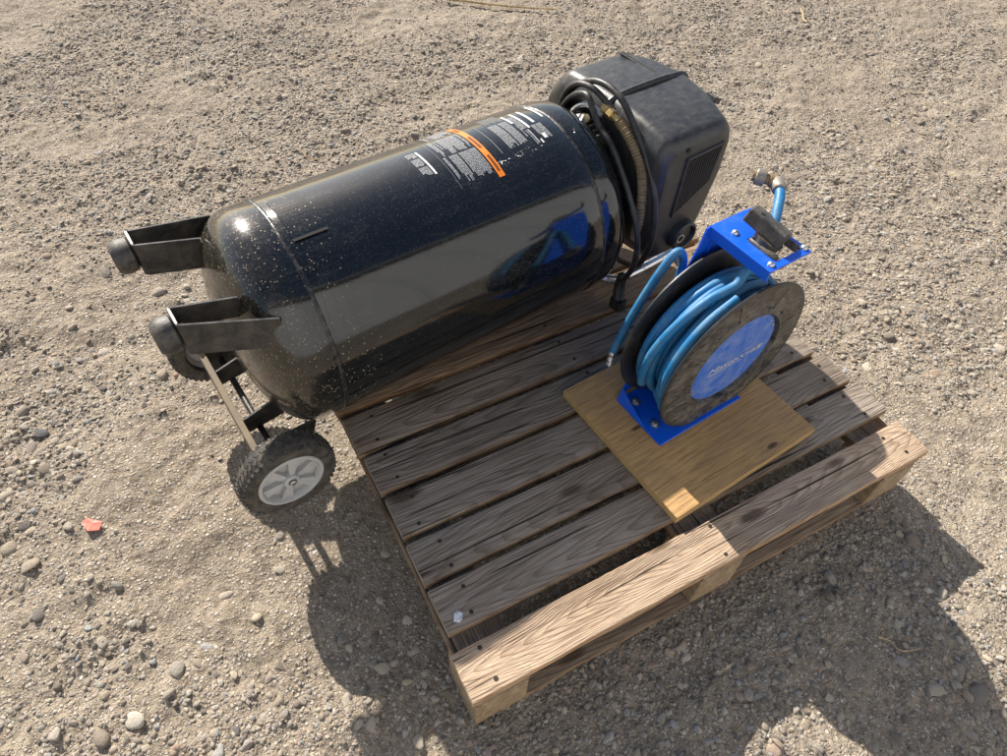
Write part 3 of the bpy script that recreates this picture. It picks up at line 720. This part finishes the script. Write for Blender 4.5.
# raised rib across the joint of the two halves
q = shroud_sec(-.032, .684, .922, .224, -.11); cl = [q[0], q[1], q[2], q[3]]; cl[0] = Vector(cl[0])+Vector((.003, 0, -.012)); cl[1] = Vector(cl[1])+Vector((.004, 0, -.002)); cl[2] = Vector(cl[2])+Vector((-.008, 0, -.002)); cl[-1] = Vector(cl[-1])+Vector((-.012, 0, -.004))
mb = MB(); mb.tube([Vector(p)*1.0 for p in cl], .0062, 8, smooth=5); mb.build('rib', M['shroud'], shr, smooth=True)
mb = MB(); mb.box(P(.846, .050, .2208), (.0055, .108, .0050)); mb.build('slot', M['black'], shr, bevel=.0006, seg=1)
for dx in (-.0048, .0048):
    mb = MB(); mb.box(P(.846+dx, .050, .2205), (.0028, .110, .0052)); mb.build('slot_edge', M['shroud'], shr, bevel=.0008, seg=1)
mb = MB(); mb.box(P(.893, -.125, .210), (.020, .030, .012), Matrix.Rotation(.5, 3, 'Y')); mb.build('clip', M['shroud'], shr, bevel=.002)
# louvred vent on the near face
VF = -.2165
vent = [(.748, .168), (.838, .172), (.826, .094), (.742, .044)]
mb = MB()
for d, ofs in ((0, 0),):
    o = [Vector(p) for p in vent]; c_ = sum(o, Vector((0, 0)))/4
    out = [c_+(p-c_)*1.10 for p in o]; vs = []
    for p in o: vs.append(P(p.x, VF-.0045, p.y))
    for p in out: vs.append(P(p.x, VF-.0045, p.y))
    for p in out: vs.append(P(c_.x+(p.x-c_.x)*1.04, VF+.003, c_.y+(p.y-c_.y)*1.04))
    for p in o: vs.append(P(p.x, VF-.0010, p.y))
    fs = []
    for k in range(4):
        j = (k+1) % 4; fs += [(k, j, 4+j, 4+k), (4+k, 4+j, 8+j, 8+k), (k, 12+k, 12+j, j)]
    mb.add(vs, fs)
mb.build('vent_frame', M['shroud'], shr, bevel=.001, seg=2)
mb = MB(); mb.add([P(p.x, VF-.0011, p.y) for p in o], [(0, 1, 2, 3)]); mb.build('vent_opening', M['black'], shr)
for k in range(12):
    f = (k+.5)/12; top = o[0].lerp(o[1], f); bot = o[3].lerp(o[2], f); c_ = (top+bot)/2
    mb = MB(); ln = (top-bot).length
    mb.box((0, 0, 0), (.0020, .0040, ln)); s_ = mb.build('louver', M['shroud'], shr)
    s_.location = P(c_.x, VF-.0030, c_.y); s_.rotation_euler = (0, math.atan2(top.x-bot.x, top.y-bot.y), 0)
mb = MB(); mb.lathe([(0, .0052), (-.0025, .005), (-.003, .004), (-.003, 0)], P(.742, VF+.001, .190), (0, 1, 0), 12); mb.build('screw', M['black'], shr)
# round end cap low on the near face
mb = MB(); mb.lathe([(.03, .034), (-.006, .0355), (-.016, .034), (-.019, .030), (-.017, .027), (-.010, .025), (-.009, 0)], P(.782, -.217, -.024), (0, 1, 0), 40); cap = mb.build('end_cap', M['shroud'], ac, smooth=True)
mb = MB(); mb.lathe([(0, .0105), (-.003, .0105), (-.003, .0080), (0, .0080)], P(.776, -.2262, -.030), (0, 1, 0), 24, capends=False); mb.build('ring', M['zinc'], cap, smooth=True)
mb = MB(); mb.lathe([(0, .005), (-.004, .0046), (-.004, 0)], P(.776, -.2262, -.030), (0, 1, 0), 6); mb.build('bolt', M['black'], cap)
# pump and motor seen in the gap behind the shroud
mb = MB(); mb.box(P(.690, .0, .03), (.10, .20, .22)); mb.lathe([(-.10, .075), (.12, .075), (.125, .05), (.125, 0)], P(.69, -.02, .02), (0, 1, 0), 32)
pump = mb.build('pump', M['black'], ac, bevel=.006, seg=2)
for k in range(7):
    mb = MB(); mb.box(P(.672, .045-.018*k, .145), (.06, .004, .06)); mb.build('cooling_fin', M['strap'], pump)
mb = MB(); mb.tube([P(.655, .035, .11), P(.655, .03, .175), P(.665, .0, .205), P(.67, -.045, .200)], .006, 10); mb.build('pipe', M['zinc'], pump, smooth=True)
mb = MB(); mb.lathe([(0, .012), (.018, .012), (.018, .009), (.03, .009), (.03, 0)], P(.645, .0, .178), (0, -.8, .5), 6); mb.build('valve', M['zinc'], pump)

# power cord wound round the neck
cord = MB()
cord.tube([P(.70, .12, .02), P(.686, .105, .12), P(.680, .081, .171), P(.680, .058, .213), P(.680, -.007, .252), P(.680, -.073, .250), P(.680, -.130, .209), P(.680, -.178, .159), P(.680, -.214, .100), P(.680, -.230, .022), P(.684, -.213, -.061), P(.69, -.175, -.10), P(.70, -.10, -.13)], .0066, 10)
cord.tube([P(.69, .10, .03), P(.672, .09, .13), P(.66, .045, .20), P(.654, -.006, .232), P(.650, -.034, .217), P(.648, -.062, .193), P(.648, -.097, .177), P(.647, -.143, .137), P(.646, -.190, .082), P(.648, -.219, .022), P(.652, -.222, -.045), P(.660, -.20, -.105), P(.668, -.175, -.135)], .0066, 10)
cord.tube([P(.70, .10, .05), P(.672, .085, .165), P(.670, .050, .222), P(.670, -.005, .240), P(.690, -.05, .21)], .0062, 10)
cord.build('power_cord', M['cord'], ac, smooth=True)
mb = MB(); mb.tube([P(.672, -.180, -.120), P(.668, -.182, -.150), P(.660, -.192, -.178)], lambda t: .011+.004*t, 10); mb.box(P(.658, -.195, -.188), (.022, .030, .030)); mb.build('plug', M['cord'], ac, smooth=True)
# finned hose with brass fittings
mb = MB(); path = [P(.676, -.086, .209), P(.676, -.122, .190), P(.676, -.162, .155), P(.676, -.180, .115), P(.678, -.187, .045), P(.684, -.180, -.02)]
cp = catmull(path, 30); 
mb.tube(cp, lambda t: .0105+.0016*math.sin(t*2*math.pi*44), 12, smooth=1); fh = mb.build('finned_hose', M['copperhose'], ac, smooth=True)
d_ = Vector((0, -.86, -.12)).normalized()
for (p0, pr) in ((P(.676, -.036, .213), [(0, .006), (.002, .0105), (.014, .0105), (.015, .008), (.018, .008)]), (P(.676, -.054, .2105), [(0, .007), (.001, .0118), (.013, .0118), (.014, .007), (.020, .0065), (.034, .006)])):
    mb = MB(); mb.lathe(pr, p0, d_, 6); mb.build('brass_fitting', M['brass'], fh)
# tube handle folded under the pump
mb = MB(); mb.tube([P(.655, -.110, -.165), P(.69, -.140, -.174), P(.74, -.146, -.176), P(.83, -.146, -.172), P(.872, -.138, -.168), P(.895, -.105, -.165), P(.898, 0, -.165), P(.895, .105, -.165), P(.872, .138, -.168), P(.83, .146, -.172), P(.69, .140, -.174), P(.655, .110, -.165)], .0115, 14); mb.build('handle', M['chrome'], ac, smooth=True)

# ---------------------------------------------------------------- hose reel bolted to a square of plywood
RT = .090; ZB = H + .020
hr = empty('hose_reel', (.6725, .2694, H+.0006), RT, 'blue air hose reel with dusty black flanges, bolted to a plywood square', 'hose reel')
ply = MB(); pw = (-.2235, .1475, -.146, .201)      # e0 e1 n0 n1
ply.box(((pw[0]+pw[1])/2, (pw[2]+pw[3])/2, .010), (pw[1]-pw[0], pw[3]-pw[2], .0195))
po = ply.build('mounting_board', M['ply'], hr, bevel=.0012, seg=1); po.data.materials.append(M['plye'])
for f in po.data.polygons:
    if abs(f.normal.z) < .3: f.material_index = 1
z0 = .0205; RC = .180; FR = .1722                   # plate level, axle height, flange radius
mb = MB(); mb.box((-.037, .055, z0+.0018), (.220, .132, .0036)); bp = mb.build('base_plate', M['bluemetal'], hr, bevel=.0008, seg=1)
mb = MB(); q = [(-.146, -.0), (-.146, .125)]
vs = [(-.1465, .035, z0+.002), (-.1465, .122, z0+.002), (-.138, .122, z0+.032), (-.142, .095, z0+.022)]
vs += [(x_+.004, y_, z_) for (x_, y_, z_) in vs]
mb.add(vs, [(0, 1, 2, 3), (4, 7, 6, 5), (0, 4, 5, 1), (1, 5, 6, 2), (2, 6, 7, 3), (3, 7, 4, 0)]); mb.build('gusset', M['bluemetal'], bp, bevel=.0006, seg=1)
for (x_, y_) in ((-.122, .033), (-.118, .095), (.05, .10), (.06, .02)):
    mb = MB(); mb.lathe([(0, .0095), (.0015, .0095), (.0015, .0065), (.006, .0062), (.007, .004), (.007, 0)], (x_, y_, z0+.0036), (0, 0, 1), 12); mb.build('bolt', M['zinc'], bp)
# upright behind the reel and arm over it
mb = MB(); q = [(-.13, z0+.003), (.055, z0+.003), (.094, .365), (.094, .400), (-.018, .400), (-.022, .375)]
n = 6; vs = [(x_, .128+d, z_) for d in (0, .004) for (x_, z_) in q]
mb.add(vs, [tuple(range(n)), tuple(range(n, 2*n))[::-1]] + [(i, (i+1) % n, n+(i+1) % n, n+i) for i in range(n)]); post = mb.build('upright', M['bluemetal'], hr, bevel=.001, seg=1)
mb = MB(); mb.lathe([(0, .030), (-.003, .030), (-.003, .024), (-.0005, .022)], (.025, .128, .352), (0, 1, 0), 32, capends=False); mb.build('pressed_ring', M['bluemetal'], post, smooth=True)
ZA = .398
# arm: plate with a square window for the hose
x0, x1, y0, y1 = -.010, .088, -.006, .1315; a0, a1, b0, b1 = .018, .076, .008, .072
mb = MB(); vs = []
for z_ in (ZA, ZA+.004):
    vs += [(x0, y0, z_), (x1, y0, z_), (x1, y1-.03, z_), (x1-.012, y1, z_), (x0, y1, z_), (a0, b0, z_), (a1, b0, z_), (a1, b1, z_), (a0, b1, z_)]
top = [(0, 1, 6, 5), (1, 2, 7, 6), (2, 3, 4, 8, 7), (4, 0, 5, 8)]
fs = [f[::-1] for f in top] + [tuple(i+9 for i in f) for f in top] + [(i, (i+1) % 5, 9+(i+1) % 5, 9+i) for i in range(5)] + [(5+i, 14+i, 14+(i+1) % 4, 5+(i+1) % 4) for i in range(4)]
arm = mb.add(vs, fs).build('arm', M['bluemetal'], hr, bevel=.0007, seg=1)
for xl in (x0+.002,):
    mb = MB(); mb.box((xl, (y0+y1)/2, ZA-.009), (.004, y1-y0-.002, .0195)); mb.build('arm_lip', M['bluemetal'], arm, bevel=.0007, seg=1)
for (x_, y_) in ((.012, .094), (.004, .006), (.082, .006), (.080, .078)):
    mb = MB(); mb.lathe([(0, .0062), (.0012, .0062), (.004, .0052), (.0055, .003), (.0058, 0)], (x_, y_, ZA+.004), (0, 0, 1), 14); mb.build('bolt', M['zinc'], arm, smooth=True)
for (c_, d, ax_) in (((.022, .040, ZA+.003), .058, (0, 1, 0)), ((.072, .040, ZA+.003), .058, (0, 1, 0))):
    mb = MB(); mb.lathe([(-d/2, 0), (-d/2, .0055), (-d/2+.002, .0068), (d/2-.002, .0068), (d/2, .0055), (d/2, 0)], c_, ax_, 16); mb.build('roller', M['rubber'], arm, smooth=True)
# rubber hose stop resting on the rollers
mb = MB(); mb.box((0, 0, 0), (.036, .076, .026)); hs = mb.build('hose_stop', M['rubber'], hr, bevel=.004, seg=3); hs.location = (.046, .062, ZA+.026); hs.rotation_euler = (.28, .30, .30)
mb = MB(); mb.lathe([(0, .0045), (.0006, .0045), (.0006, 0)], (-.006, .018, .013), (0, 0, 1), 12); h2 = mb.build('screw_hole', M['black'], hs)
mb = MB(); mb.lathe([(-.017, .022), (.004, .026), (.006, .01), (.006, 0)], (.0, -.016, -.016), (0, 0, 1), 20); mb.build('stop_ball', M['rubber'], hs, smooth=True)
# spool: hub, two flanges
def Q(e, n_, zz): return (e, n_, RC+zz)
RX = (0, 1, 0)
mb = MB(); mb.lathe([(.008, .080), (.112, .080)], Q(0, 0, 0), RX, 40, capends=False); mb.build('drum', M['flange_dark'], hr, smooth=True)
pr = [(.006, .0), (.006, FR-.014), (.004, FR-.003), (.0015, FR), (-.0015, FR-.0005), (-.003, FR-.004), (-.0015, FR-.012), (-.0005, .117), (-.004, .113), (-.006, .1095), (-.006, .1065), (-.002, .1055), (.003, .1045), (.003, 0)]
ff = MB().lathe(pr, Q(0, 0, 0), RX, 96).build('front_flange', M['flange'], hr, smooth=True)
for k in range(8):                                              # moulded ribs on the flange face
    a = 2*math.pi*k/8+.25; mb = MB(); rot = Matrix.Rotation(-a, 3, 'Y')
    mb.box(Q(.137*math.cos(a), -.0012, .137*math.sin(a)), (.046, .0026, .004), rot); mb.build('rib', M['flange'], ff, bevel=.0006, seg=1)
for k in range(12):
    a = 2*math.pi*k/12+.1; mb = MB(); mb.lathe([(0, .0035), (-.002, .003), (-.002, 0)], Q(.118*math.cos(a), -.0006, .118*math.sin(a)), RX, 10); mb.build('stud', M['flange'], ff)
lab = MB().lathe([(0, 0.1030), (-.0012, .1022), (-.0012, .093), (-.0026, .0915), (-.0026, 0)], Q(0, .0028, 0), RX, 72).build('label_disc', M['bluelabel'], hr, smooth=True)
for k in range(6):
    a = 2*math.pi*k/6+.45; mb = MB(); mb.lathe([(0, .0035), (-.0012, .0032), (-.0016, .002), (-.0016, 0)], Q(.0975*math.cos(a), .0016, .0975*math.sin(a)), RX, 10); mb.build('rivet', M['zinc'], lab, smooth=True)
# printed name across the label
fc = bpy.data.curves.new('name_print', 'FONT'); fc.body = 'Mastercraft'; fc.size = .030; fc.align_x = 'CENTER'; fc.shear = .28; fc.offset = .0; fc.space_character = .96
to = bpy.data.objects.new('tmp', fc); COL.objects.link(to); dg = bpy.context.evaluated_depsgraph_get()
tm = bpy.data.meshes.new_from_object(to.evaluated_get(dg)); bpy.data.objects.remove(to)
tm.name = 'name_print'; tm.materials.clear(); tm.materials.append(M['white'])
bb = [v.co.x for v in tm.vertices]; sc_ = .140/(max(bb)-min(bb))
for v in tm.vertices: v.co = Vector((v.co.x*sc_, v.co.y*sc_*.62, 0))
no_ = bpy.data.objects.new('name_print', tm); COL.objects.link(no_); no_.parent = lab; no_.location = Q(.007, -.0004, -.012); no_.rotation_euler = (math.pi/2, 0, 0)
mb = MB(); mb.box(Q(-.016, -.0003, -.0175), (.09, .0005, .0012)); mb.build('underline', M['white'], lab)
pr = [(.109, .0), (.109, FR-.012), (.1105, FR-.003), (.112, FR), (.115, FR-.0005), (.116, FR-.004), (.1145, FR-.012), (.1145, 0)]
rf = MB().lathe(pr, Q(0, 0, 0), RX, 96).build('rear_flange', M['flange_dark'], hr, smooth=True)
mb = MB(); mb.lathe([(.1145, .03), (.135, .03), (.135, .018), (.150, .018), (.150, 0)], Q(0, 0, 0), RX, 24); mb.build('swivel', M['zinc'], hr, smooth=True)
# wound hose
HRAD = .0088
def wrap(r0, r1, n0, n1, a0, a1, wob, seed, k=15):
    rnd = random.Random(seed); m = max(6, int(abs(a1-a0)/24)); pts = []; ph = rnd.uniform(0, 9)
    for i in range(m+1):
        t_ = i/m; a = R_(a0+(a1-a0)*t_); r_ = r0+(r1-r0)*t_ + wob*.4*math.sin(3*a*.7+ph); nn_ = n0+(n1-n0)*t_ + wob*math.sin(a*.9+ph*2)
        nn_ = min(max(nn_, .016), .100)
        pts.append(Q(r_*math.cos(a), nn_, r_*math.sin(a)))
    return pts
mb = MB()
mb.tube(wrap(.092, .092, .016, .100, 0, 360*5.0, .001, 1), HRAD, 10, smooth=3)
mb.tube(wrap(.109, .109, .100, .016, 0, 360*4.8, .002, 2), HRAD, 10, smooth=3)
mb.tube(wrap(.126, .126, .018, .098, 40, 40+360*4.0, .006, 3), HRAD, 10, smooth=3)
mb.tube(wrap(.140, .143, .094, .060, 20, 20+360*1.6, .008, 4), HRAD, 10, smooth=3)
mb.tube(wrap(.142, .150, .088, .030, 215, 215-360*1.05, .007, 5), HRAD, 10, smooth=3)
mb.tube(wrap(.141, .158, .040, .018, 60, 60+330, .004, 6), HRAD, 10, smooth=3)
mb.tube(wrap(.1565, .150, .0165, .022, 235, 100, .000, 7), HRAD, 10, smooth=4)
mb.tube(wrap(.154, .160, .070, .045, 200, 95, .006, 8) + [Q(.005, .045, .178), Q(.026, .045, .200), Q(.040, .048, .222)], HRAD, 10, smooth=4)
mb.build('wound_hose', M['bluehose'], hr, smooth=True)
mb = MB(); mb.tube([Q(.046, .050, .225), Q(.060, .060, .243), Q(.082, .078, .256), Q(.104, .096, .262), Q(.116, .110, .264)], HRAD, 12); ho = mb.build('hose_end', M['bluehose'], hr, smooth=True)
d_ = Vector((.0, .85, .25)).normalized()
mb = MB(); mb.lathe([(-.012, .0098), (-.010, .0125), (.008, .0130), (.010, .0115)], Q(.119, .116, .265), Vector((.45, .8, .12)), 14); mb.build('ferrule', M['oldzinc'], ho, smooth=True)
mb = MB(); p0 = Vector(Q(.122, .124, .266)); d_ = Vector((-.55, .83, .05)).normalized()
mb.lathe([(-.004, .008), (0, .0118), (.010, .0118), (.011, .009), (.018, .009), (.019, .0125), (.034, .0125), (.035, .0100), (.040, .0096), (.040, 0)], p0, d_, 16); mb.build('coupling', M['oldbrass'], ho, smooth=True)
mb = MB(); mb.lathe([(.018, .0135), (.020, .0142), (.033, .0142), (.035, .0125)], p0, d_, 16, capends=False); mb.build('collar', M['oldzinc'], ho, smooth=True)
# feed hose behind the reel
mb = MB(); mb.tube([Q(.0, .150, .0), Q(-.018, .158, .04), Q(-.022, .152, .10), Q(-.028, .152, .142), Q(-.040, .156, .160), Q(-.057, .158, .148), Q(-.086, .160, .097), Q(-.115, .160, .040), Q(-.138, .160, -.022), Q(-.146, .160, -.046)], .0082, 12); fh2 = mb.build('feed_hose', M['bluehose'], hr, smooth=True)
mb = MB(); mb.tube([Q(-.146, .160, -.044), Q(-.149, .160, -.066), Q(-.149, .160, -.080)], lambda t: .0076-.0012*t+.0012*math.sin(t*40), 10, smooth=8); mb.build('fitting', M['zinc'], fh2, smooth=True)
mb = MB(); mb.tube([Q(-.149, .160, -.078), Q(-.150, .159, -.10), Q(-.146, .158, -.118)], .0016, 6); mb.build('wire', M['zinc'], fh2, smooth=True)

# ---------------------------------------------------------------- building behind the photographer, mirrored in the tank
bld = empty('metal_building', (2, -5.0, 0), 0, 'grey metal-clad shop building, seen only as a reflection in the tank', 'building')
mb = MB(); mb.box((0, -3.1, 3.5), (26, 6, 7.2)); mb.build('wall', simple('grey_cladding', (.30, .30, .30), .6), bld)
m_pan = simple('grey_cladding_sheet', (.40, .415, .44), .55)
pm = None
for k in range(26):
    if pm is None:
        mb = MB(); mb.box((0, 0, 0), (.97, .05, 7.0)); o = mb.build('cladding_sheet', m_pan, bld, bevel=.015, seg=1); pm = o.data
    else:
        o = bpy.data.objects.new('cladding_sheet', pm); COL.objects.link(o); o.parent = bld
    o.location = (-12.5+k, -.05, 3.5)
mb = MB(); mb.box((0, -3.0, 7.2), (26.6, 7.0, .22)); mb.build('roof', simple('roof_sheet', (.25, .25, .26), .5), bld, bevel=.02)

# ---------------------------------------------------------------- litter
p = on_ground(93, 526); zz = float(gh(p.x, p.y))
mb = MB(); q = [(-.018, .013, .002), (-.006, .019, .006), (.006, .008, .003), (.020, -.004, .006), (.011, -.018, .002), (-.009, -.012, .005), (.002, .001, .006)]
mb.add(q + [(a_, b_, c_-.0012) for a_, b_, c_ in q], [(0, 6, 1), (1, 6, 2), (2, 6, 3), (3, 6, 4), (4, 6, 5), (5, 6, 0), (7, 8, 13), (8, 9, 13), (9, 10, 13), (10, 11, 13), (11, 12, 13), (12, 7, 13)] + [(i, (i+1) % 6, 7+(i+1) % 6, 7+i) for i in range(6)])
o = tag(mb.build('plastic_scrap', M['red'], None), 'small torn scrap of red plastic on the gravel left of the wheel', 'scrap'); o.location = (p.x, p.y, zz+.003)
def stick(pa, pb, r_, label):
    A = on_ground(*pa); B = on_ground(*pb); pts = []
    for k in range(5):
        c_ = A.lerp(B, k/4); pts.append((c_.x + .006*math.sin(k*2.1), c_.y+.006*math.cos(k*1.3), float(gh(c_.x, c_.y)) + r_*1.6 + .004))
    o = MB().tube(pts, lambda t: r_*(1-.4*t), 7, smooth=4).build('stick', M['straw'], None, smooth=True); return tag(o, label, 'stick', None)
stick((447, 3), (556, 13), .006, 'long pale stick lying on the gravel behind the compressor at the far edge')
stick((296, 150), (318, 158), .0022, 'short straw on the gravel just behind the tank')
stick((800, 14), (806, 24), .005, 'pale wood splinter on the far gravel at the upper right')
stick((880, 640), (918, 652), .0016, 'thin dry twig in the shadow right of the pallet')
mb = MB(); q = [(-.010, -.004), (-.004, .008), (.004, .010), (.010, .002), (.004, -.008), (-.003, -.010)]
mb.add([(a_, b_, .0) for a_, b_ in q] + [(a_*.8, b_*.8, .003) for a_, b_ in q], [tuple(range(6))[::-1], tuple(range(6, 12))] + [(i, (i+1) % 6, 6+(i+1) % 6, 6+i) for i in range(6)])
o = tag(mb.build('stone_chip', M['chip'], None), 'white stone chip lying on the second deck board of the pallet', 'stone chip'); p = on_ground(458, 617, H); o.location = (p.x, p.y, H+.0012)
